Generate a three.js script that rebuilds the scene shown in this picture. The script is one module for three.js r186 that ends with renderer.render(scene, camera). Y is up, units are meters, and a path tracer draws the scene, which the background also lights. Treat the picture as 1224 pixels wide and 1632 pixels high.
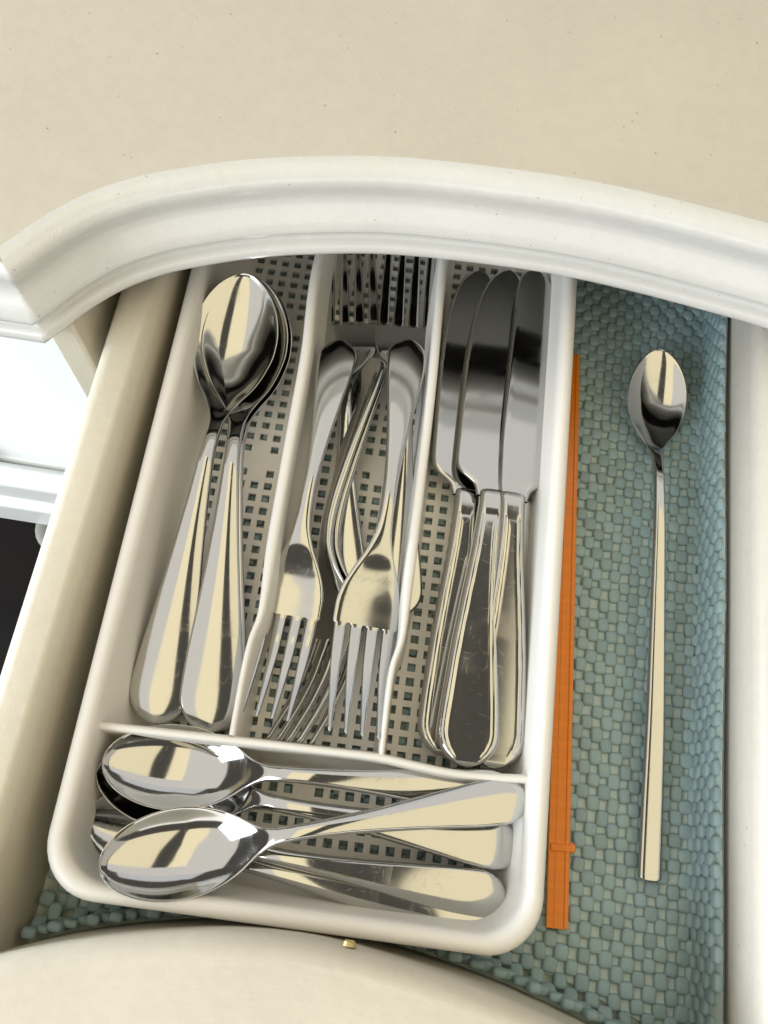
import * as THREE from 'three';
import { mergeGeometries } from 'three/addons/utils/BufferGeometryUtils.js';
import { RoundedBoxGeometry } from 'three/addons/geometries/RoundedBoxGeometry.js';
import { RectAreaLightUniformsLib } from 'three/addons/lights/RectAreaLightUniformsLib.js';

// ---------- camera, light, exposure ----------
RectAreaLightUniformsLib.init();
const scene = new THREE.Scene();
const camera = new THREE.PerspectiveCamera(61.705, 0.75, 0.02, 20);
camera.position.set(0, 0.40, 0);
camera.up.set(-0.15585, 0.35898, -0.92024);
camera.lookAt(-0.01229, 0.40 - 0.93226, -0.36159);
scene.add(camera);
const renderer = new THREE.WebGLRenderer({ antialias: true });
renderer.toneMapping = THREE.LinearToneMapping;
renderer.toneMappingExposure = 0.92;
renderer.shadowMap.enabled = true;
scene.background = new THREE.Color().setRGB(0.12, 0.112, 0.098);          // the dim warm room around
function areaLight(name, color, intensity, w, h, pos, target) {
  const l = new THREE.RectAreaLight(new THREE.Color().setRGB(...color), intensity, w, h);
  l.name = name; l.position.set(...pos); l.lookAt(...target); scene.add(l); return l;
}
areaLight('window_light', [0.80, 0.90, 1.0], 8.0, 1.1, 1.0, [-1.15, 0.8, 1.0], [0, 0, -0.2]);
areaLight('window_light', [0.86, 0.95, 1.0], 34, 0.7, 0.5, [-1.5, 0.12, -0.2], [-0.3, -0.25, -0.3]);
areaLight('room_light', [1.0, 0.97, 0.93], 2.0, 3.2, 1.2, [0.3, 0.7, 2.2], [0.3, 0.1, 0]);
areaLight('room_light', [1.0, 0.93, 0.82], 0.7, 2.0, 1.0, [2.0, 0.75, 0.1], [0, 0.1, -0.1]);
const down = (name, color, k, x0, x1, z0, z1) => areaLight(name, color, k, x1 - x0, z1 - z0, [(x0 + x1) / 2, 1.75, (z0 + z1) / 2], [(x0 + x1) / 2, 0, (z0 + z1) / 2 + 1e-5]);
down('ceiling_light', [1.0, 0.88, 0.58], 1.6, -0.42, 0.13, -0.95, 1.6);
down('ceiling_light', [1.0, 0.88, 0.58], 1.45, 0.52, 2.6, -0.95, 1.6);
down('ceiling_light', [1.0, 0.97, 0.93], 1.0, -0.42, 2.6, -1.9, -0.95);
down('ceiling_light', [1.0, 0.96, 0.90], 1.05, -2.6, -0.42, -1.9, 1.6);
down('ceiling_light', [0.95, 0.97, 1.0], 0.9, -1.5, 1.8, -3.0, -1.9);

// ---------- helpers ----------
let seed = 7;
const rnd = () => { seed = (seed + 0x6d2b79f5) | 0; let t = Math.imul(seed ^ (seed >>> 15), 1 | seed); t = (t + Math.imul(t ^ (t >>> 7), 61 | t)) ^ t; return ((t ^ (t >>> 14)) >>> 0) / 4294967296; };
const V = (x, y, z) => new THREE.Vector3(x, y, z);
const taken = {};
function numbered(name) { const n = taken[name] = (taken[name] ?? -1) + 1; return n ? `${name}_${String(n).padStart(3, '0')}` : name; }
function tag(o, label, category, group) { o.userData.label = label; o.userData.category = category; if (group) o.userData.group = group; return o; }
function thing(name, label, category, pos = [0, 0, 0], turn = 0, group) {
  const o = new THREE.Group(); o.name = numbered(name); o.position.set(...pos); o.rotation.y = turn; scene.add(o); return tag(o, label, category, group);
}
function part(name, geo, mat, parent) { const m = new THREE.Mesh(geo, mat); m.name = name; m.castShadow = m.receiveShadow = true; parent.add(m); return m; }
function geoFrom(pos, idx, uv) {
  const g = new THREE.BufferGeometry();
  g.setAttribute('position', new THREE.Float32BufferAttribute(pos, 3));
  if (uv) g.setAttribute('uv', new THREE.Float32BufferAttribute(uv, 2));
  g.setIndex(idx); g.computeVertexNormals(); return g;
}
// grid of rows of points -> surface; closed = rows wrap round; flip turns it inside out
function surface(rows, { closed = false, flip = false, uvs = null } = {}) {
  const pos = [], uv = [], idx = [], n = rows[0].length;
  let vlen = 0;
  rows.forEach((r, j) => {
    let ulen = 0;
    if (j) vlen += r[n >> 1].distanceTo(rows[j - 1][n >> 1]);
    r.forEach((p, i) => { if (i) ulen += p.distanceTo(r[i - 1]); pos.push(p.x, p.y, p.z); uv.push(...(uvs ? uvs(p) : [ulen, vlen])); });
  });
  const m = closed ? n : n - 1;
  for (let j = 0; j < rows.length - 1; j++) for (let i = 0; i < m; i++) {
    const a = j * n + i, b = j * n + (i + 1) % n, c = a + n, d = b + n;
    flip ? idx.push(a, c, b, b, c, d) : idx.push(a, b, c, b, d, c);
  }
  return geoFrom(pos, idx, uv);
}
function pchip(xs, ys) {
  const n = xs.length, d = [], m = [];
  for (let i = 0; i < n - 1; i++) d.push((ys[i + 1] - ys[i]) / (xs[i + 1] - xs[i]));
  m[0] = d[0]; m[n - 1] = d[n - 2];
  for (let i = 1; i < n - 1; i++) m[i] = d[i - 1] * d[i] <= 0 ? 0 : 2 * d[i - 1] * d[i] / (d[i - 1] + d[i]);
  return (x) => {
    if (x <= xs[0]) return ys[0]; if (x >= xs[n - 1]) return ys[n - 1];
    let i = 0; while (x > xs[i + 1]) i++;
    const h = xs[i + 1] - xs[i], t = (x - xs[i]) / h, t2 = t * t, t3 = t2 * t;
    return ys[i] * (2 * t3 - 3 * t2 + 1) + h * m[i] * (t3 - 2 * t2 + t) + ys[i + 1] * (-2 * t3 + 3 * t2) + h * m[i + 1] * (t3 - t2);
  };
}
const keys = (...kv) => pchip(kv.filter((_, i) => i % 2 === 0), kv.filter((_, i) => i % 2 === 1));
const smooth = (a, b, x) => { const t = Math.min(1, Math.max(0, (x - a) / (b - a))); return t * t * (3 - 2 * t); };
function curve2(pts, n, tension = 0.5) {   // [x, z] list -> n evenly spaced [x, z]
  const c = new THREE.CatmullRomCurve3(pts.map(([x, z]) => V(x, 0, z)), false, 'catmullrom', tension);
  return c.getSpacedPoints(n - 1).map((p) => [p.x, p.z]);
}
function offset2(path, d) {                // moves a polyline sideways with mitred corners (left of travel is +)
  return path.map(([x, z], i) => {
    const a = path[Math.max(0, i - 1)], b = path[Math.min(path.length - 1, i + 1)];
    const t1 = i ? [x - a[0], z - a[1]] : [b[0] - x, b[1] - z], t2 = i < path.length - 1 ? [b[0] - x, b[1] - z] : t1;
    const l1 = Math.hypot(...t1), l2 = Math.hypot(...t2), n1 = [-t1[1] / l1, t1[0] / l1], n2 = [-t2[1] / l2, t2[0] / l2];
    let nx = n1[0] + n2[0], nz = n1[1] + n2[1]; const k = 2 / (nx * nx + nz * nz); nx *= k; nz *= k;
    return [x + nx * d, z + nz * d];
  });
}

// ---------- textures ----------
function noiseGrid(n) { const a = new Float32Array(n * n); for (let i = 0; i < n * n; i++) a[i] = rnd(); return a; }
function tileNoise(grid, n, x, y) {
  const xi = Math.floor(x), yi = Math.floor(y), s = (t) => t * t * (3 - 2 * t), fx = s(x - xi), fy = s(y - yi), at = (i, j) => grid[((j % n + n) % n) * n + ((i % n + n) % n)];
  return (at(xi, yi) * (1 - fx) + at(xi + 1, yi) * fx) * (1 - fy) + (at(xi, yi + 1) * (1 - fx) + at(xi + 1, yi + 1) * fx) * fy;
}
function dataTexture(n, fill, srgb, size) {
  const d = new Uint8Array(n * n * 4);
  for (let y = 0; y < n; y++) for (let x = 0; x < n; x++) { const c = fill(x / n, y / n); for (let k = 0; k < 3; k++) d[(y * n + x) * 4 + k] = Math.max(0, Math.min(255, Math.round(c[k] * 255))); d[(y * n + x) * 4 + 3] = 255; }
  const t = new THREE.DataTexture(d, n, n); t.wrapS = t.wrapT = THREE.RepeatWrapping; t.magFilter = t.minFilter = THREE.LinearFilter;
  if (srgb) t.colorSpace = THREE.SRGBColorSpace;
  t.repeat.set(1 / size, 1 / size); t.needsUpdate = true; return t;
}
const G64 = noiseGrid(64), G8 = noiseGrid(8), G256 = noiseGrid(256);
const grey = (v) => [v, v, v];
const fbm = (u, v) => 0.45 * tileNoise(G8, 8, u * 8, v * 8) + 0.3 * tileNoise(G64, 64, u * 64, v * 64) + 0.25 * tileNoise(G256, 256, u * 256, v * 256);
const specks = Array.from({ length: 170 }, () => [rnd(), rnd(), 0.0008 + 0.0018 * rnd() * rnd(), 0.25 + 0.5 * rnd()]);
function speckAt(u, v) { let k = 0; for (const [x, y, r, a] of specks) { const dx = u - x, dy = (v - y) * (0.7 + a * 0.6), q = dx * dx + dy * dy; if (q < r * r) k = Math.max(k, a * (1 - q / (r * r))); } return k; }
const paintMap = (tint, amount, speck, size) => dataTexture(512, (u, v) => {
  const n = fbm(u, v) - 0.5, s = speck ? speckAt(u, v) : 0, b = 1 + n * amount;
  return [tint[0] * b * (1 - 0.55 * s), tint[1] * b * (1 - 0.68 * s), tint[2] * b * (1 - 0.8 * s)];
}, true, size);
const paintBump = dataTexture(512, (u, v) => grey(0.5 * tileNoise(G64, 64, u * 64, v * 64) + 0.5 * tileNoise(G256, 256, u * 256, v * 256)), false, 0.16);
const brushBump = dataTexture(512, (u, v) => grey(0.6 * tileNoise(G64, 64, u * 6, v * 64) + 0.4 * tileNoise(G256, 256, u * 16, v * 256)), false, 0.12);
const scratches = Array.from({ length: 260 }, () => { const a = rnd() * Math.PI, l = 0.01 + 0.05 * rnd(); return [rnd(), rnd(), Math.cos(a), Math.sin(a), l, 0.3 + 0.7 * rnd()]; });
const steelRough = dataTexture(512, (u, v) => {
  let s = 0;
  for (const [x, y, cx, cy, l, a] of scratches) { const dx = u - x, dy = v - y, t = dx * cx + dy * cy; if (t > 0 && t < l) { const q = Math.abs(-dx * cy + dy * cx); if (q < 0.0016) s = Math.max(s, a); } }
  const smudge = smooth(0.4, 0.85, 0.7 * tileNoise(G8, 8, u * 4, v * 4) + 0.3 * tileNoise(G64, 64, u * 16, v * 16));
  return grey(0.27 + 0.4 * s + 0.2 * smudge);
}, false, 0.07);

// ---------- materials ----------
const M = {};
const std = (o) => new THREE.MeshPhysicalMaterial(o);
const rgb = (r, g, b) => new THREE.Color().setRGB(r, g, b);
M.paintTop = std({ color: rgb(0.62, 0.575, 0.495), roughness: 0.55, map: paintMap([0.98, 0.98, 0.97], 0.06, true, 0.30), bumpMap: paintBump, bumpScale: 0.00005 });
M.paintEdge = std({ color: rgb(0.70, 0.69, 0.67), roughness: 0.25, map: paintMap([0.98, 0.98, 0.97], 0.05, true, 0.22), bumpMap: paintBump, bumpScale: 0.00008, clearcoat: 0.3, clearcoatRoughness: 0.2 });
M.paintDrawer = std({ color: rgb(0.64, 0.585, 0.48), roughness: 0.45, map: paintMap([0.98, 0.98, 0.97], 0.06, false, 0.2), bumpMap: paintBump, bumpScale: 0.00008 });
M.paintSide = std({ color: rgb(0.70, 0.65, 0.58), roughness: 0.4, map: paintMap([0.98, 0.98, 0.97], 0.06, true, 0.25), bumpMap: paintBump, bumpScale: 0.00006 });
M.paintFront = std({ color: rgb(0.65, 0.605, 0.525), roughness: 0.5, map: paintMap([0.98, 0.98, 0.97], 0.07, false, 0.2), bumpMap: brushBump, bumpScale: 0.00008 });
M.plastic = std({ color: rgb(0.80, 0.77, 0.715), roughness: 0.42, map: paintMap([0.98, 0.98, 0.98], 0.03, false, 0.15), bumpMap: paintBump, bumpScale: 0.00003 });
M.steel = std({ color: rgb(0.53, 0.525, 0.505), metalness: 1, roughness: 0.30, roughnessMap: steelRough });
M.blade = std({ color: rgb(0.50, 0.50, 0.495), metalness: 1, roughness: 0.34, roughnessMap: steelRough });
M.mat = std({ color: rgb(0.255, 0.35, 0.355), roughness: 0.62, sheen: 0.3, sheenRoughness: 0.6, sheenColor: rgb(0.5, 0.6, 0.6) });
M.matBacking = std({ color: rgb(0.42, 0.50, 0.47), roughness: 0.8 });
M.orange = std({ color: rgb(0.95, 0.26, 0.008), roughness: 0.3, clearcoat: 0.3, map: dataTexture(256, (u, v) => grey(0.75 + 0.25 * tileNoise(G64, 64, u * 64, v * 3)), true, 0.03) });
M.brass = std({ color: rgb(0.55, 0.45, 0.22), metalness: 1, roughness: 0.5 });
M.board = std({ color: rgb(0.62, 0.70, 0.60), roughness: 0.6, map: paintMap([0.98, 0.98, 0.97], 0.1, false, 0.1) });
M.white = std({ color: rgb(0.84, 0.84, 0.82), roughness: 0.3, clearcoat: 0.3 });
M.dark = std({ color: rgb(0.010, 0.006, 0.005), roughness: 0.75, specularIntensity: 0.3, map: dataTexture(256, (u, v) => { const n = 0.5 + 0.5 * tileNoise(G64, 64, u * 3, v * 64); return [n, n * 0.95, n * 0.9]; }, true, 0.5) });
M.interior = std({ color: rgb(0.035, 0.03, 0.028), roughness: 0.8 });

// ---------- the setting ----------
{
  const g = new THREE.PlaneGeometry(6, 6); g.rotateX(-Math.PI / 2);
  const f = new THREE.Mesh(g, M.dark); f.name = 'floor'; f.position.set(0, -0.62, 0); f.receiveShadow = true; f.userData.kind = 'structure'; scene.add(f);
}
// ---------- dressing table: top with moulded serpentine edge, posts, back ----------
{
  const t = thing('dressing_table', 'cream painted table top with white moulded curved edge above the open drawer', 'table');
  const inner = curve2([[-0.1595, -0.1776], [-0.1521, -0.1879], [-0.1437, -0.1996], [-0.1332, -0.2108], [-0.1212, -0.2195], [-0.1086, -0.2263], [-0.0822, -0.2368], [-0.0547, -0.2444], [-0.0209, -0.2507], [0.0195, -0.2533], [0.0602, -0.2535], [0.1039, -0.2494], [0.1539, -0.2419], [0.1839, -0.2340], [0.2168, -0.2207]], 120);
  const c0 = inner[0], ear = [];
  for (let i = 0; i <= 6; i++) ear.push([c0[0] - 0.5 + 0.5 * (i / 6), c0[1] + 0.0015 * (1 - i / 6)]);
  const path = [...ear, ...inner.slice(1)];
  const prof = [[-9, 124], [-7, 123.9], [-5, 123.5], [-3, 122.7], [-1.2, 121.3], [0, 119.6], [0.5, 117.6], [0.2, 115], [-1, 112], [-2, 109.3], [-2, 107], [-1, 104.5], [1, 101.6], [2.8, 98.8], [4, 96], [4.5, 94], [4.3, 92.6], [3.4, 91.6], [1.4, 91.2], [0.6, 90.8], [0.2, 89.6], [-0.6, 86], [-1.2, 84], [-0.9, 83.3], [0.3, 82.9], [2.4, 82.4], [3.2, 81.2], [3.4, 79.5], [3.3, 78], [2.8, 76.4], [1.6, 75.3], [0, 75]].map(([d, h]) => [d / 1000 - 0.003, h / 1000]);
  const rows = prof.map(([d, h]) => offset2(path, d).map(([x, z]) => V(x, h, z)));
  part('edge_moulding', surface(rows, { flip: false, uvs: null }), M.paintEdge, t);
  const rim = rows[0].filter((p, i, r) => r.slice(0, i).every((q) => q.x < p.x - 1e-4)), topRows = [rim];
  for (const k of [0.05, 0.2, 0.5, 1]) topRows.push(rim.map((p) => V(p.x, p.y, p.z + (-1.1 - p.z) * k)));
  part('tabletop', surface(topRows, { flip: true, uvs: (p) => [p.x, p.z] }), M.paintTop, t);
  const low = rows[rows.length - 1];
  const at = (d, h) => offset2(path, d).map(([x, z]) => V(x, h, z));      // front rail, hollow behind it, then the runner board
  part('rail', surface([low, at(-0.012, 0.075), at(-0.012, 0.118)], {}), M.paintEdge, t);
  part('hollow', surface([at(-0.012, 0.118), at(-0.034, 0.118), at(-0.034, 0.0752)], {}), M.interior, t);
  part('underside', surface([at(-0.034, 0.075), low.map((p) => V(p.x, p.y, -1.1))], {}), M.paintEdge, t);
  const box = (name, x0, x1, y0, y1, z0, z1, mat) => { const g = new RoundedBoxGeometry(x1 - x0, y1 - y0, z1 - z0, 2, 0.002); g.translate((x0 + x1) / 2, (y0 + y1) / 2, (z0 + z1) / 2); return part(name, g, mat, t); };
  box('post', -0.166, -0.152, -0.618, 0.0745, -0.30, -0.19, M.paintDrawer);
  box('post', 0.180, 0.215, -0.618, 0.0745, -0.30, -0.19, M.paintDrawer);
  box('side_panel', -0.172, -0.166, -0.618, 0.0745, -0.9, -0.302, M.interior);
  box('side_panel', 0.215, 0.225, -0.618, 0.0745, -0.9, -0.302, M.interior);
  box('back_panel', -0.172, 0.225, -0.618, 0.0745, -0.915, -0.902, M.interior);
}
// ---------- white stool low on the left ----------
{
  const t = thing('white_stool', 'glossy white painted stool with moulded rim on dark floor left of the drawer', 'stool', [-0.45, -0.62, -0.35]);
  const y = 0.37;    // seat height over the floor
  const bx = (name, x0, x1, y0, y1, z0, z1, r = 0.006) => { const g = new RoundedBoxGeometry(x1 - x0, y1 - y0, z1 - z0, 3, r); g.translate((x0 + x1) / 2, (y0 + y1) / 2, (z0 + z1) / 2); return part(name, g, M.white, t); };
  bx('seat', -0.25, 0.21, y - 0.02, y, -0.2, 0.105);
  bx('rim', -0.25, 0.21, y - 0.028, y + 0.010, 0.108, 0.128, 0.008);
  bx('apron', -0.24, 0.20, y - 0.075, y - 0.029, 0.108, 0.133, 0.008);
  const prof = [[0.018, 0], [0.016, 0.05], [0.012, 0.12], [0.02, 0.2], [0.024, 0.26], [0.018, 0.29], [0.024, 0.295]].map(([r, h]) => new THREE.Vector2(r, h));
  const lp = [-0.2880, -0.2190];
  for (const [x, z] of [[lp[0] + 0.45, lp[1] + 0.35], [-0.2, 0.1]]) { const g = new THREE.LatheGeometry(prof, 24); g.translate(x, 0, z); part('leg', g, M.white, t); }
  const w = curve2([[-0.25, 0.02], [-0.05, 0.02], [0.02, 0.04], [0.07, 0.09], [0.11, 0.102]], 24);
  part('carved_edge', surface([[-0.008, 0.001], [-0.006, 0.006], [0, 0.009], [0.006, 0.006], [0.008, 0.001]].map(([d, h]) => offset2(w, d).map(([x, z]) => V(x, y + h, z))), {}), M.white, t);
}
// ---------- the drawer ----------
const frontPath = curve2([[-0.1697, 0.0840], [-0.1327, 0.0630], [-0.1099, 0.0530], [-0.0838, 0.0448], [-0.0567, 0.0387], [-0.0310, 0.0345], [-0.0046, 0.0332], [0.0224, 0.0354], [0.0537, 0.0396], [0.0849, 0.0460], [0.1199, 0.0559], [0.1705, 0.0734]], 70);
const frontZ = (x) => { for (let i = 1; i < frontPath.length; i++) if (frontPath[i][0] >= x) { const a = frontPath[i - 1], b = frontPath[i]; return a[1] + (b[1] - a[1]) * (x - a[0]) / (b[0] - a[0]); } return frontPath[frontPath.length - 1][1]; };
const LX0 = -0.145, LX1 = -0.1215, RX0 = 0.1575, RX1 = 0.1725, WALL = 0.058;
{
  const t = thing('drawer', 'cream painted wooden drawer pulled open under the table top, holding the cutlery', 'drawer');
  const wall = (x0, x1, zb) => {
    const n = 60, q = x0 < 0 ? 0.004 : 0, pr = [[x1, 0.0], [x1 - q * 0.6, WALL - 0.007], [x1 - q - 0.0006, WALL - 0.0028], [x1 - q - 0.002, WALL - 0.0008], [x1 - q - 0.004, WALL], [x0 + 0.007, WALL], [x0 + 0.0035, WALL - 0.001], [x0 + 0.0012, WALL - 0.0038], [x0, WALL - 0.009], [x0, -0.01], [x1, -0.01]];
    const rows = pr.map(([x, y]) => Array.from({ length: n }, (_, i) => V(x, y, -0.44 + (zb + 0.44) * i / (n - 1))));
    return surface(rows, { flip: true });
  };
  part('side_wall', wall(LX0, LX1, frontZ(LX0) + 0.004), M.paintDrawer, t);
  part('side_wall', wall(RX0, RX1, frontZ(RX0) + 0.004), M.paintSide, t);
  const g = new RoundedBoxGeometry(RX0 - LX1 + 0.004, 0.008, 0.56, 2, 0.001); g.translate((LX1 + RX0) / 2, -0.0041, -0.16); part('base_board', g, M.board, t);
  const gb = new RoundedBoxGeometry(RX1 - LX0, WALL + 0.01, 0.012, 2, 0.001); gb.translate((LX0 + RX1) / 2, (WALL - 0.01) / 2, -0.446); part('back_board', gb, M.paintDrawer, t);
  const pr = [[0, -0.012], [0, 0.058], [0.0007, 0.0615], [0.0025, 0.0645], [0.005, 0.0662], [0.008, 0.0668], [0.03, 0.0672], [0.036, 0.0655], [0.038, 0.06], [0.038, -0.012], [0, -0.012]];
  part('front_panel', surface(pr.map(([d, h]) => offset2(frontPath, d).map(([x, z]) => V(x, h, z))), { flip: true }), M.paintFront, t);
  // brass screw head set in the inside of the front
  const [sx, sz] = [0.0081, 0.0347], sg = new THREE.CylinderGeometry(0.0022, 0.0026, 0.0016, 20), sl = new RoundedBoxGeometry(0.0034, 0.0012, 0.0006, 2, 0.0002);
  sg.rotateX(-Math.PI / 2); sg.translate(sx, 0.0585, frontZ(sx) - 0.0008); sl.translate(sx, 0.0585, frontZ(sx) - 0.0018);
  const s = part('screw', sg, M.brass, t); part('slot', sl, M.brass, s);
}
// ---------- woven non-slip liner: rounded foam pads in a checkerboard, curling up at the right side and the front ----------
{
  const t = thing('drawer_liner', 'aqua green woven foam non-slip mat lining the drawer, curling up its right side', 'liner');
  const PXm = 0.00465, PZm = 0.0051, pad = new THREE.SphereGeometry(1, 14, 10), p = pad.attributes.position;
  for (let i = 0; i < p.count; i++) {          // squashed rounded block
    const v = V(p.getX(i), p.getY(i), p.getZ(i)), q = (a, e) => Math.sign(a) * Math.pow(Math.abs(a), e);
    p.setXYZ(i, q(v.x, 0.55) * 0.0030, q(v.y, 0.8) * 0.0020, q(v.z, 0.55) * 0.0033);
  }
  pad.computeVertexNormals();
  const xFold = 0.1520, R = 0.0034, list = [];
  const at = (s, z) => {                       // arc length across the drawer, then up the right wall
    let x, y, a;
    if (s < xFold) { x = s; y = 0; a = 0; } else if (s < xFold + R * Math.PI / 2) { a = (s - xFold) / R; x = xFold + R * Math.sin(a); y = R * (1 - Math.cos(a)); }
    else { a = Math.PI / 2; x = xFold + R; y = R + s - xFold - R * Math.PI / 2; }
    x += 0.0004 * Math.sin(z * 37) * (a > 1 ? 1 : 0);
    return [x - 0.0026 * Math.sin(a), y + 0.0026 * Math.cos(a), a];
  };
  let j = 0;
  for (let z = -0.43; z < 0.09; z += PZm, j++) {
    let i = 0;
    const lipTop = 0.0285 + 0.001 * Math.sin(z * 23 + 1) - 0.010 * smooth(0.02, 0.06, z);
    for (let s = -0.1165; s < xFold + 0.045; s += PXm, i++) {
      if ((i + j) % 2) continue;
      const zz = z + (rnd() - 0.5) * 0.001, ss = s + (rnd() - 0.5) * 0.0006;
      let [x, y, a] = at(ss, zz); if (a > 1 && y > lipTop) continue;
      const zf = frontZ(Math.min(x, 0.155)) - 0.004; let zc = zz, tilt = 0;
      if (zz > zf - 0.008) { const e = zz - (zf - 0.008); if (e > 0.022) continue; const k = Math.min(e / 0.008, Math.PI / 2); tilt = k; zc = zf - 0.008 + 0.008 * Math.sin(k); y += 0.008 * (1 - Math.cos(k)) + Math.max(0, e - 0.008 * Math.PI / 2); }
      if (x < -0.112) y += 0.004;
      list.push(new THREE.Matrix4().compose(V(x, y, zc), new THREE.Quaternion().setFromEuler(new THREE.Euler(-tilt, (rnd() - 0.5) * 0.3, a)), V(0.9 + 0.2 * rnd(), 0.85 + 0.3 * rnd(), 0.9 + 0.2 * rnd())));
    }
  }
  // the thin woven backing that the pads sit on, lighter, folding up the side with them
  const rows = [];
  for (let v = 0; v <= 90; v++) {
    const top = 0.0262, ss = [-0.1165, 0, 0.1, xFold]; for (let k = 1; k <= 8; k++) ss.push(xFold + R * Math.PI / 2 * k / 8); ss.push(xFold + R * Math.PI / 2 + top);
    const prof = (lift) => ss.map((q) => { const [x, y, a] = at(q, -0.43 + v / 90 * 0.5); return [x + (0.0026 - lift) * Math.sin(a), y - (0.0026 - lift) * Math.cos(a)]; });
    const ring = [...prof(0.0022), ...prof(0.0006).reverse()];
    rows.push(ring.map(([x, y]) => { const zf = frontZ(Math.min(x, 0.155)) - 0.011; return V(x, y, -0.43 + (zf + 0.43) * v / 90); }));
  }
  part('backing', surface(rows, { closed: true, flip: true }), M.matBacking, t);
  const m = new THREE.InstancedMesh(pad, M.mat, list.length); m.name = 'foam_pads'; m.userData.kind = 'stuff'; m.castShadow = m.receiveShadow = true;
  list.forEach((q, k) => { m.setMatrixAt(k, q); const b = 0.9 + 0.2 * rnd(); m.setColorAt(k, rgb(b, b, b * (0.97 + 0.06 * rnd()))); });
  t.add(m);
}
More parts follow.
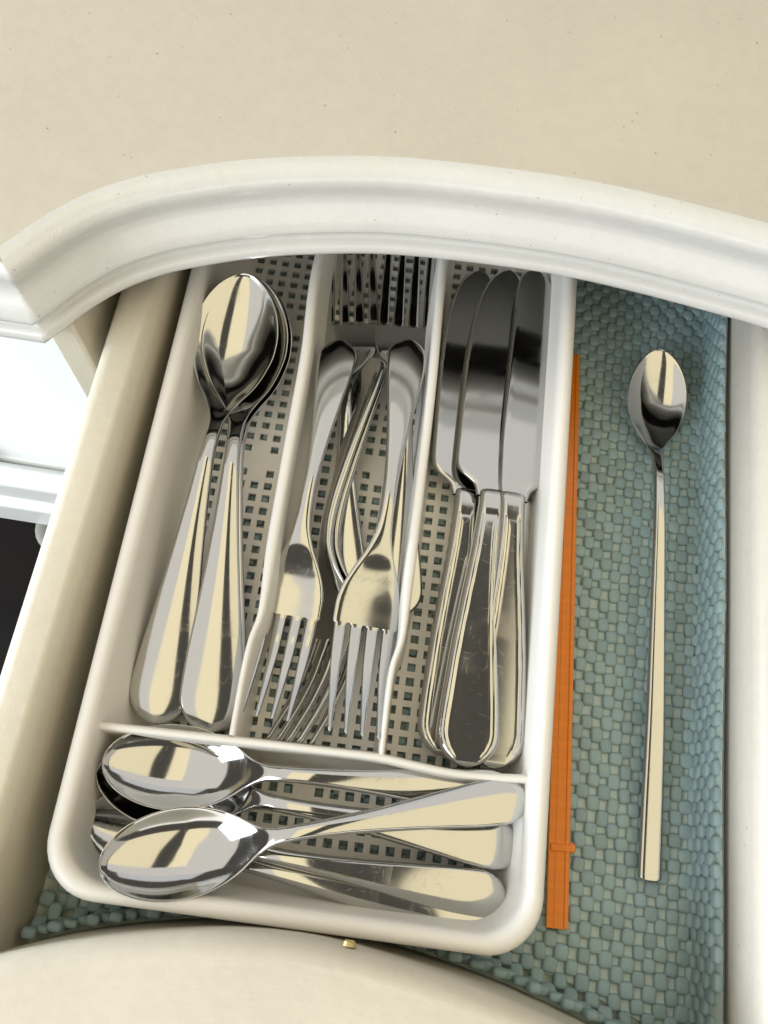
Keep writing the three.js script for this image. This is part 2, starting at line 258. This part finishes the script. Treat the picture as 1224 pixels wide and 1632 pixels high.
// ---------- cutlery tray ----------
const TURN = 0.0235;
{
  const t = thing('cutlery_tray', 'off-white plastic cutlery tray with perforated floor and wavy dividers in the drawer', 'cutlery tray', [0, 0, 0], TURN);
  const x0 = -0.1122, x1 = 0.0793, z0 = -0.335, z1 = 0.0327, F = 0.0066;
  const ring = (d, h, r) => {                  // rounded rectangle, d inside the outer edge
    const a = x0 + d, b = x1 - d, c = z0 + d, e = z1 - d, out = [];
    const corner = (cx, cz, s) => { for (let k = 0; k <= 10; k++) { const q = s + k / 10 * Math.PI / 2; out.push(V(cx + r * Math.cos(q), h, cz + r * Math.sin(q))); } };
    corner(b - r, e - r, 0);
    for (let k = 1; k < 12; k++) out.push(V(b - r + (a - b + 2 * r) * k / 12, h, e));
    corner(a + r, e - r, Math.PI / 2);
    for (let k = 1; k < 20; k++) out.push(V(a, h, e - r + (c - e + 2 * r) * k / 20));
    corner(a + r, c + r, Math.PI);
    for (let k = 1; k < 12; k++) out.push(V(a + r + (b - a - 2 * r) * k / 12, h, c));
    corner(b - r, c + r, Math.PI * 1.5);
    for (let k = 1; k < 20; k++) out.push(V(b, h, c + r + (e - c - 2 * r) * k / 20));
    return out;
  };
  const body = [[9, 4.6, 14], [6, 8, 17], [3.4, 36, 20], [2.4, 38.5, 20.5], [0.6, 38.6, 21.5], [0.1, 39.5, 22], [0, 42, 22], [0.3, 44.4, 22], [1.2, 46.4, 21.4], [2.6, 47.6, 20.5], [4.2, 48, 19.6], [5.8, 47.6, 18.8], [7.2, 46.4, 18], [7.9, 44.4, 17.4], [8.3, 41, 17], [9.6, 30, 16.5], [11.5, 20, 15.5], [13.2, 14, 14.5], [14.8, 10.6, 14], [16.6, 8.4, 13.2], [18.6, 7.1, 12.5], [20.5, 6.6, 11.5], [21.5, 6.6, 0.6]].map(([d, h, r]) => ring(d / 1000, h / 1000, r / 1000));
  part('rim_and_walls', surface(body, { closed: true, flip: false }), M.plastic, t);
  // perforated floor: every hole is cut, with its own side faces
  const P = 0.00664, hole = 0.0038, fx0 = x0 + 0.0215, fx1 = x1 - 0.0215, fz0 = z0 + 0.0215, fz1 = z1 - 0.0215, th = 0.0017;
  const nx = Math.round((fx1 - fx0) / P), nz = Math.round((fz1 - fz0) / P), px = (fx1 - fx0) / nx, pz = (fz1 - fz0) / nz;
  const pos = [], idx = [], uv = [];
  const quad = (a, b, c, d) => { const k = pos.length / 3; for (const q of [a, b, c, d]) { pos.push(...q); uv.push(q[0], q[2]); } idx.push(k, k + 1, k + 2, k, k + 2, k + 3); };
  const solid = [[...[-0.0681, -0.2503], 0.009], [...[-0.0672, -0.1707], 0.008], [...[-0.0965, -0.1409], 0.006], [...[0.0261, -0.2652], 0.009], [...[-0.0086, -0.1776], 0.007], [...[-0.0205, -0.0159], 0.003], [...[0.0164, -0.1262], 0.0]];
  const zc = [-0.0234, -0.0341][1];
  for (let j = 0; j < nz; j++) for (let i = 0; i < nx; i++) {
    const a = fx0 + i * px, b = a + px, c = fz0 + j * pz, d = c + pz, cx = (a + b) / 2, cz = (c + d) / 2, y = F;
    const isSolid = solid.some(([sx, sz, r]) => Math.hypot(cx - sx, cz - sz) < r) || Math.abs(cz - zc) < 0.001;
    if (isSolid) { quad([a, y, c], [a, y, d], [b, y, d], [b, y, c]); continue; }
    const h = hole / 2, e = cx - h, f = cx + h, g = cz - h, k = cz + h, w = y - th;
    quad([a, y, c], [a, y, g], [b, y, g], [b, y, c]); quad([a, y, k], [a, y, d], [b, y, d], [b, y, k]);
    quad([a, y, g], [a, y, k], [e, y, k], [e, y, g]); quad([f, y, g], [f, y, k], [b, y, k], [b, y, g]);
    quad([e, y, g], [e, w, g], [f, w, g], [f, y, g]); quad([f, y, k], [f, w, k], [e, w, k], [e, y, k]);
    quad([e, y, k], [e, w, k], [e, w, g], [e, y, g]); quad([f, y, g], [f, w, g], [f, w, k], [f, y, k]);
  }
  part('perforated_floor', geoFrom(pos, idx, uv), M.plastic, t);
  // dividers: hollow tapering walls swept along their wavy centre lines
  const divider = (line, top, half, foot) => {
    const c = curve2(line, 80), n = c.length, H = top - F;
    const pr = [[-foot, 0], [-(half + (foot - half) * 0.30), H * 0.35], [-(half + (foot - half) * 0.08), H * 0.8], [-half, H - 0.0016], [-half * 0.72, H - 0.0005], [-half * 0.3, H], [half * 0.3, H], [half * 0.72, H - 0.0005], [half, H - 0.0016], [half + (foot - half) * 0.08, H * 0.8], [half + (foot - half) * 0.30, H * 0.35], [foot, 0]];
    return (wide) => surface(pr.map(([d, h]) => {
      return c.map(([x, z], i) => { const o = offset2(c, d * wide(i / (n - 1)))[i]; return V(o[0], F + h, o[1]); });
    }), { flip: true });
  };
  const w1 = (q) => 0.55 + 0.45 * (1 - smooth(0.70, 0.86, q));
  part('divider', divider([[[-0.0474, -0.2690][0] + 0.0015, z0 + 0.009], [-0.0518, -0.2683], [-0.0495, -0.2168], [-0.0492, -0.1693], [-0.0487, -0.1196], [-0.0478, -0.0881], [-0.0499, -0.0754], [-0.0506, -0.0606], [-0.0505, -0.0343]], 0.040, 0.0025, 0.0062)(w1), M.plastic, t);
  part('divider', divider([[[0.0118, -0.2786][0], z0 + 0.009], [0.0111, -0.2785], [0.0130, -0.2124], [0.0132, -0.1593], [0.0133, -0.1109], [0.0136, -0.0855], [0.0113, -0.0730], [0.0107, -0.0610], [0.0109, -0.0345]], 0.040, 0.0022, 0.0054)(w1), M.plastic, t);
  const flip = (a) => a.slice().reverse();
  part('cross_divider', divider([[x0 + 0.0068, [-0.1095, -0.0312][1]], [-0.0934, -0.0316], [-0.0512, -0.0327], [-0.0167, -0.0333], [0.0090, -0.0337], [0.0245, -0.0325], [0.0400, -0.0314], [0.0554, -0.0319], [x1 - 0.0068, [0.0722, -0.0334][1]]], 0.0402, 0.0017, 0.0052)(() => 1), M.plastic, t);
}
// ---------- orange strip ----------
{
  const a = [0.0805, -0.2591], b = [0.0945, 0.0200], dx = b[0] - a[0], dz = b[1] - a[1], L = Math.hypot(dx, dz);
  const t = thing('plastic_strip', 'long orange translucent plastic clip strip lying on the mat along the tray', 'plastic strip', [b[0], 0.0048, b[1]], Math.atan2(-dx, -dz));
  const bx = (name, x, y, z, w, h, l, r = 0.0005) => { const g = new RoundedBoxGeometry(w, h, l, 2, r); g.translate(x, y, z); return part(name, g, M.orange, t); };
  bx('strip', 0.0003, 0.0012, L / 2, 0.0094, 0.0024, L);
  bx('ridge', -0.0030, 0.0024, L / 2, 0.0016, 0.0010, L - 0.001);
  bx('ridge', 0.0012, 0.0022, L / 2, 0.0018, 0.0008, L - 0.001);
  bx('catch', -0.0002, 0.0024, 0.0318, 0.0090, 0.0016, 0.0030, 0.0006);
  const k = new THREE.SphereGeometry(0.0021, 16, 12); k.scale(1, 0.6, 1.1); k.translate(-0.0050, 0.0018, 0.0322); part('knob', k, M.orange, t);
}

// ---------- cutlery ----------
// Local axes: x runs from the working end to the handle end, y up, z across. Units of the tables: millimetres.
function ringAt(s, w, yMid, crown, thick, M2, zc = 0, relief = null, power = 2) {
  const top = [], bot = [];
  for (let k = 0; k <= M2; k++) {
    const u = Math.sin((k / M2 - 0.5) * Math.PI), e = Math.pow(Math.max(0, 1 - Math.pow(Math.abs(u), 8)), 0.5), y = yMid + crown * (1 - Math.pow(Math.abs(u), power)), h = thick / 2 * e;
    const up = relief ? relief(s, u, w) * thick / 2 : h;
    top.push(V(s, y + up, zc + u * w / 2)); if (k > 0 && k < M2) bot.unshift(V(s, y - h, zc + u * w / 2));
  }
  return [...top, ...bot].map((p) => p.multiplyScalar(0.001));
}
function slice(full, rows, n, r0, r1) {       // rows r0..r1 of a finished loft, keeping its normals
  const g = new THREE.BufferGeometry(), take = (name, k) => new THREE.Float32BufferAttribute(full.attributes[name].array.slice(r0 * n * k, (r1 + 1) * n * k), k);
  g.setAttribute('position', take('position', 3)); g.setAttribute('normal', take('normal', 3)); g.setAttribute('uv', take('uv', 2));
  const idx = [];
  for (let j = 0; j < r1 - r0; j++) for (let i = 0; i < n; i++) { const a = j * n + i, b = j * n + (i + 1) % n; idx.push(a, a + n, b, b, a + n, b + n); }
  g.setIndex(idx); return g;
}
function samples(L, r0, r1, extra = []) {     // dense near both rounded ends
  const s = [];
  for (let k = 0; k <= 14; k++) s.push(r0 * (1 - Math.cos(k / 14 * Math.PI / 2)));
  const n = Math.round((L - r0 - r1) / 2.2);
  for (let k = 1; k < n; k++) s.push(r0 + (L - r0 - r1) * k / n);
  for (let k = 0; k <= 12; k++) s.push(L - r1 * (1 - Math.sin(k / 12 * Math.PI / 2)));
  return s;
}
const cap = (s, r) => (s >= r ? 1 : Math.sqrt(Math.max(0, 1 - (1 - s / r) ** 2)));
const edgeRelief = (L, R, r1) => (s, u, w) => { const d = Math.max(0, Math.min(w / 2 * (1 - Math.abs(u)), (L - s))); const q = Math.min(1, d / R); return Math.sqrt(1 - (1 - q) ** 2); };
function spoonProto({ L, w, cr, y, th, r0, r1, neck, power = 2, faceted = false }) {
  const ss = samples(L, r0, r1), n = 2 * 32, rel = edgeRelief(L, 1.3, r1);
  const rows = ss.map((s) => {
    const W = Math.max(0.05, w(s) * cap(s, r0) * cap(L - s, r1)), cc = cr(s) < 0 ? cr(s) * Math.pow(Math.min(1, W / w(s)), 1.1) : cr(s);
    return ringAt(s, W, y(s), cc, th(s), 32, 0, s > neck + 8 ? rel : null, cr(s) < 0 ? 2.3 : power);
  });
  const full = surface(rows, { closed: true, flip: true }), cut = ss.findIndex((s) => s > neck);
  return { parts: [['bowl', slice(full, rows, n, 0, cut), M.steel], ['handle', slice(full, rows, n, cut, rows.length - 1), M.steel]], L };
}
const dinnerSpoon = spoonProto({
  L: 236, r0: 38, r1: 17, neck: 85,
  w: keys(0, 45, 26, 45.6, 40, 44.2, 52, 38, 62, 29, 71, 17.8, 79, 10.4, 87, 7.9, 100, 7.6, 120, 9.6, 150, 14.5, 180, 21, 205, 27, 220, 29, 236, 29),
  cr: keys(0, -5, 20, -7.2, 38, -7.6, 55, -6.2, 68, -3.6, 78, -1.5, 86, 0.5, 100, 1.2, 150, 1.6, 200, 1.6, 236, 1.2),
  y: keys(0, 0, 30, -4.2, 60, -6.2, 74, -4, 86, 1.5, 97, 6.4, 112, 9, 150, 7.2, 190, 3.9, 236, 0), th: keys(0, 1.7, 60, 1.9, 84, 3.6, 95, 4.2, 130, 3.2, 180, 2.6, 236, 2.3),
});
const dessertSpoon = spoonProto({
  L: 176, r0: 31, r1: 11.5, neck: 68,
  w: keys(0, 34.5, 22, 35.2, 36, 34, 46, 29, 54, 21.5, 60, 13.5, 65, 8.5, 70, 6.6, 78, 6.4, 95, 7.6, 115, 10.5, 140, 15.5, 155, 18.6, 166, 19.6, 176, 19.6),
  cr: keys(0, -6.5, 16, -8.4, 30, -8.8, 42, -7.2, 53, -4, 61, -1, 67, 0.5, 80, 1.2, 120, 1.5, 150, 1.6, 176, 1.2),
  y: keys(0, 0, 24, -1.6, 46, -2.2, 57, -0.6, 67, 3.4, 76, 6.4, 88, 7.4, 116, 5.6, 145, 3, 176, 0), th: keys(0, 1.6, 46, 1.8, 64, 3.2, 74, 3.8, 100, 2.9, 140, 2.4, 176, 2.2),
});
const latteSpoon = spoonProto({
  L: 265, r0: 27, r1: 2.2, neck: 60,
  w: keys(0, 31, 20, 32, 32, 30.5, 42, 24, 50, 15, 56, 8.5, 61, 5.8, 68, 5.2, 90, 5.6, 130, 6.8, 180, 8.4, 230, 9.9, 265, 10.6),
  cr: keys(0, -3.2, 14, -4.6, 27, -5, 38, -4, 47, -2.2, 54, -0.8, 60, 0.4, 80, 0.4, 265, 0.5),
  y: keys(0, 0, 22, -3.8, 42, -6, 52, -5.4, 62, -2, 76, 1.6, 110, 3.6, 180, 3.6, 265, 0), th: keys(0, 1.4, 42, 1.6, 56, 3, 70, 4.2, 120, 3.4, 265, 2.8), power: 4,
});
function forkProto() {
  const L = 195, root = 50, r1 = 11, w = keys(0, 28, 50, 29.6, 58, 29.6, 65, 27.4, 73, 21, 82, 12.5, 91, 7.8, 100, 6.6, 112, 6.8, 135, 9.6, 160, 15, 178, 19.4, 187, 20.4, 195, 20.4);
  const y = keys(0, 0, 8, -3.4, 20, -8, 36, -12, 50, -13.2, 62, -11.8, 73, -6.5, 83, -1, 93, 2.6, 106, 4, 130, 3.4, 160, 2, 195, 0), th = keys(0, 1.5, 30, 1.9, 50, 2.1, 70, 2.4, 90, 3.8, 105, 3.8, 150, 2.8, 195, 2.2), cr = keys(0, 0, 50, -0.7, 70, -0.5, 90, 0.6, 120, 1.2, 195, 1.3);
  const rel = edgeRelief(L, 1.2, r1), ss = samples(L, 6, r1).filter((s) => s > root), n = 56; ss.unshift(root);
  const rows = ss.map((s) => ringAt(s, Math.max(0.05, w(s) * cap(L - s, r1)), y(s), cr(s), th(s), 28, 0, s > 96 ? rel : null));
  const full = surface(rows, { closed: true, flip: true }), cut = ss.findIndex((s) => s > 92), parts = [['head', slice(full, rows, n, 0, cut), M.steel], ['handle', slice(full, rows, n, cut, rows.length - 1), M.steel]];
  for (let k = 0; k < 4; k++) {
    const ts = []; for (let q = 0; q <= 6; q++) ts.push(2.2 * (1 - Math.cos(q / 6 * Math.PI / 2))); for (let q = 1; q < 20; q++) ts.push(2.2 + (root - 4.2) * q / 20); for (let q = 0; q <= 8; q++) ts.push(root - 2 + 2 * Math.sin(q / 8 * Math.PI / 2));
    const tr = ts.map((s) => {
      const W = 29.6, pitch = W / 4, zc = (k - 1.5) * pitch * (0.93 + 0.07 * s / root), gap = 2.1 * Math.sqrt(Math.max(0, 1 - Math.max(0, 1 - (root - s) / 1.6) ** 2)), taper = keys(0, 1.7, 10, 2.7, 26, 4.3, 40, 5.1, root - 1.6, pitch - 2.1)(s);
      const wd = Math.max(0.1, (s > root - 1.6 ? pitch - gap : taper) * cap(s, 2.2));
      return ringAt(s, wd, y(s) + (s > 40 ? cr(s) * (1 - ((k - 1.5) / 2) ** 2) * smooth(40, 50, s) : 0), 0.15, th(s) * (0.4 + 0.6 * cap(s, 2.2)), 10, zc);
    });
    parts.push(['tine', surface(tr, { closed: true, flip: true }), M.steel]);
  }
  return { parts, L };
}
const fork = forkProto();
function knifeProto(toothed) {
  const L = 264, B = 137, zr = keys(0, -4, 1.5, -7, 4, -9.6, 9, -11.2, 20, -12, 90, -12, 128, -10.5, 137, -9.2), zl = keys(0, -2.2, 1.5, 1.2, 4, 4, 9, 7.2, 18, 10.4, 32, 13.2, 50, 15, 80, 16, 116, 16.2, 122, 15.6, 126, 13.4, 129, 9.6, 132, 6.4, 138, 4.6);
  const bs = []; for (let q = 0; q <= 8; q++) bs.push(3 * (1 - Math.cos(q / 8 * Math.PI / 2))); for (let s = 3.6; s < 14; s += 1.2) bs.push(s);
  for (let s = 14; s < 62; s += 0.5) bs.push(s); for (let s = 62; s < 116; s += 2) bs.push(s); for (let s = 116; s <= 138; s += 0.8) bs.push(s);
  const br = bs.map((s, i) => {
    const tooth = toothed && s >= 14 && s < 62 ? ((Math.round((s - 14) / 0.5) % 4) < 2 ? 0.35 : -0.25) : 0, a = zr(s), b = zl(s), out = [], th = keys(0, 1.2, 20, 1.8, 110, 2.4, 138, 4.2)(s), bot = [];
    for (let k = 0; k <= 14; k++) { const q = k / 14, z = a + (b - a) * q + tooth * smooth(0.9, 1, q), e = th / 2 * (q < 0.04 ? Math.sqrt(q / 0.04) : 1) * (1 - 0.45 * q) * Math.min(1, (1 - q) / 0.09 + 0.12); out.push(V(s, e, z)); if (k > 0 && k < 14) bot.unshift(V(s, -e, z)); }
    return [...out, ...bot].map((p) => p.multiplyScalar(0.001));
  });
  const hw = keys(134, 12.5, 137, 13.2, 142, 12.6, 160, 13.4, 190, 17.5, 220, 22.6, 245, 26.4, 256, 27.2, 264, 27.2), ht = keys(134, 5, 137, 9.2, 142, 9.8, 170, 9, 220, 8, 264, 7), hz = keys(134, -3.4, 160, -2, 220, 0, 264, 0);
  const hs = []; for (let q = 0; q <= 5; q++) hs.push(134 + 1.6 * (1 - Math.cos(q / 5 * Math.PI / 2))); for (let s = 136.4; s < 248; s += 1.7) hs.push(s); for (let q = 0; q <= 14; q++) hs.push(L - 15 * (1 - Math.sin(q / 14 * Math.PI / 2)));
  const hr = hs.map((s) => {
    const W = Math.max(0.05, hw(s) * cap(L - s, 15) * (0.55 + 0.45 * cap(s - 134, 1.6))), T = ht(s) * (0.55 + 0.45 * cap(s - 134, 1.6));
    const surf = (u) => {
      const r = W / 2, dEnd = L - s, d = Math.max(0, Math.min(r * (1 - Math.abs(u)), dEnd * 0.9)), R = 3.4, q = Math.min(1, d / R), body = Math.sqrt(1 - (1 - q) ** 2);
      const dp = Math.min(d, (s - 143) * 0.55), groove = Math.exp(-(((dp - 3.3) / 0.55) ** 2)) * smooth(0, 2, s - 143), panel = smooth(3.3, 5.5, dp);
      return body * T / 2 - groove * 0.32 - panel * 0.12;
    };
    const top = [], bot = [];
    for (let k = 0; k <= 44; k++) { const u = Math.sin((k / 44 - 0.5) * Math.PI), e = surf(u), z = hz(s) + u * W / 2; top.push(V(s, e, z)); if (k > 0 && k < 44) bot.unshift(V(s, -e, z)); }
    return [...top, ...bot].map((p) => p.multiplyScalar(0.001));
  });
  return { parts: [['blade', surface(br, { closed: true, flip: true }), M.blade], ['handle', surface(hr, { closed: true, flip: true }), M.steel]], L };
}
const knife = knifeProto(false), serratedKnife = knifeProto(true);
function place(proto, name, label, category, group, a, b, roll = 0) {
  const o = new THREE.Group(); o.name = numbered(name); scene.add(o); tag(o, label, category, group);
  for (const [n, g, m] of proto.parts) part(n, g, m, o);
  const A = V(...a), B = V(...b), X = B.clone().sub(A), k = X.length() / (proto.L / 1000); X.normalize();
  const Y = V(0, 1, 0).addScaledVector(X, -X.y).normalize(), Z = new THREE.Vector3().crossVectors(X, Y);
  o.position.copy(A); o.quaternion.setFromRotationMatrix(new THREE.Matrix4().makeBasis(X, Y, Z)).multiply(new THREE.Quaternion().setFromAxisAngle(V(1, 0, 0), roll)); o.scale.setScalar(k);
  return o;
}
const DS = 'dinner spoons in the left compartment';
place(dinnerSpoon, 'dinner_spoon', 'top dinner spoon with deep bowl facing up, its handle leaning to the left wall', 'spoon', DS, [-0.0909, 0.0430, -0.2520], [-0.0886, 0.0160, -0.0349], -0.09);
place(dinnerSpoon, 'dinner_spoon', 'dinner spoon nested under the top one, its broad handle beside the fork divider', 'spoon', DS, [-0.0895, 0.0405, -0.2530], [-0.0647, 0.0170, -0.0347], -0.07);
place(dinnerSpoon, 'dinner_spoon', 'lowest dinner spoon of the nested stack, only its thin right edge showing', 'spoon', DS, [-0.0884, 0.0360, -0.2547], [-0.0635, 0.0110, -0.0354], -0.04);
const FK = 'forks in the middle compartment';
place(fork, 'fork', 'fork with tines to the front beside the left divider, handle end reflecting dark', 'fork', FK, [-0.0407, 0.0310, -0.0431], [-0.0399, 0.0310, -0.2301], -0.04);
place(fork, 'fork', 'topmost fork with four bright tines pointing to the front, beside the knife divider', 'fork', FK, [-0.0022, 0.0410, -0.0407], [-0.0059, 0.0350, -0.2337], 0.16);
place(fork, 'fork', 'fork on its side whose narrow handle end rises between the two broad fork handles', 'fork', FK, [-0.0321, 0.0225, -0.0358], [-0.0218, 0.0230, -0.2276], -0.8);
place(fork, 'fork', 'sideways fork nested below another, slanting dark tines under the topmost fork', 'fork', FK, [-0.0268, 0.0195, -0.0359], [-0.0204, 0.0190, -0.2277], -0.8);
place(fork, 'fork', 'fork with tines under the table edge, beside the left divider', 'fork', FK, [-0.0479, 0.0250, -0.3069], [-0.0166, 0.0120, -0.1013], 0.12);
place(fork, 'fork', 'fork with tines under the table edge, beside the knife divider', 'fork', FK, [-0.0147, 0.0310, -0.3082], [0.0089, 0.0140, -0.0998], -0.04);
const KN = 'table knives in the right compartment';
place(knife, 'table_knife', 'middle table knife on top, its handle with large dark teardrop panel', 'knife', KN, [0.0374, 0.0200, -0.2961], [0.0452, 0.0330, -0.0363], 0);
place(knife, 'table_knife', 'table knife beside the fork divider with pale blade and golden handle', 'knife', KN, [0.0226, 0.0160, -0.2964], [0.0377, 0.0200, -0.0403], -0.07);
place(serratedKnife, 'table_knife', 'table knife beside the tray wall with dark blade and serrated edge', 'knife', KN, [0.0563, 0.0280, -0.2927], [0.0568, 0.0300, -0.0378], Math.PI - 0.05);
place(knife, 'table_knife', 'table knife mostly hidden beneath, dull handle against the tray wall', 'knife', KN, [0.0608, 0.0180, -0.2978], [0.0657, 0.0170, -0.0407], Math.PI - 0.15);
const SP = 'dessert spoons in the front compartment';
place(dessertSpoon, 'dessert_spoon', 'uppermost dessert spoon with bowl overhanging the front wall, handle rising to the right', 'spoon', SP, [-0.0877, 0.0530, 0.0216], [0.0710, 0.0360, -0.0281], -0.05);
place(dessertSpoon, 'dessert_spoon', 'dessert spoon with bowl just below the cross divider, handle passing under another', 'spoon', SP, [-0.1005, 0.0380, -0.0157], [0.0682, 0.0270, -0.0291], 0);
place(dessertSpoon, 'dessert_spoon', 'dessert spoon nested below the upper bowl, short handle end under the crossing handle', 'spoon', SP, [-0.1029, 0.0330, -0.0123], [0.0724, 0.0240, -0.0080], 0.05);
place(dessertSpoon, 'dessert_spoon', 'dessert spoon with broad round handle end nearest the front right tray corner', 'spoon', SP, [-0.1038, 0.0260, 0.0056], [0.0686, 0.0240, 0.0116], 0.1);
place(dessertSpoon, 'dessert_spoon', 'dark dessert spoon at the bottom with shadowed bowl beside the left tray wall', 'spoon', SP, [-0.1077, 0.0190, 0.0073], [0.0654, 0.0230, 0.0232], 0);
place(latteSpoon, 'long_spoon', 'single long handled spoon with square end lying on the green mat', 'spoon', null, [0.1233, 0.0220, -0.2596], [0.1321, 0.0070, -0.0038], 0);

renderer.render(scene, camera);
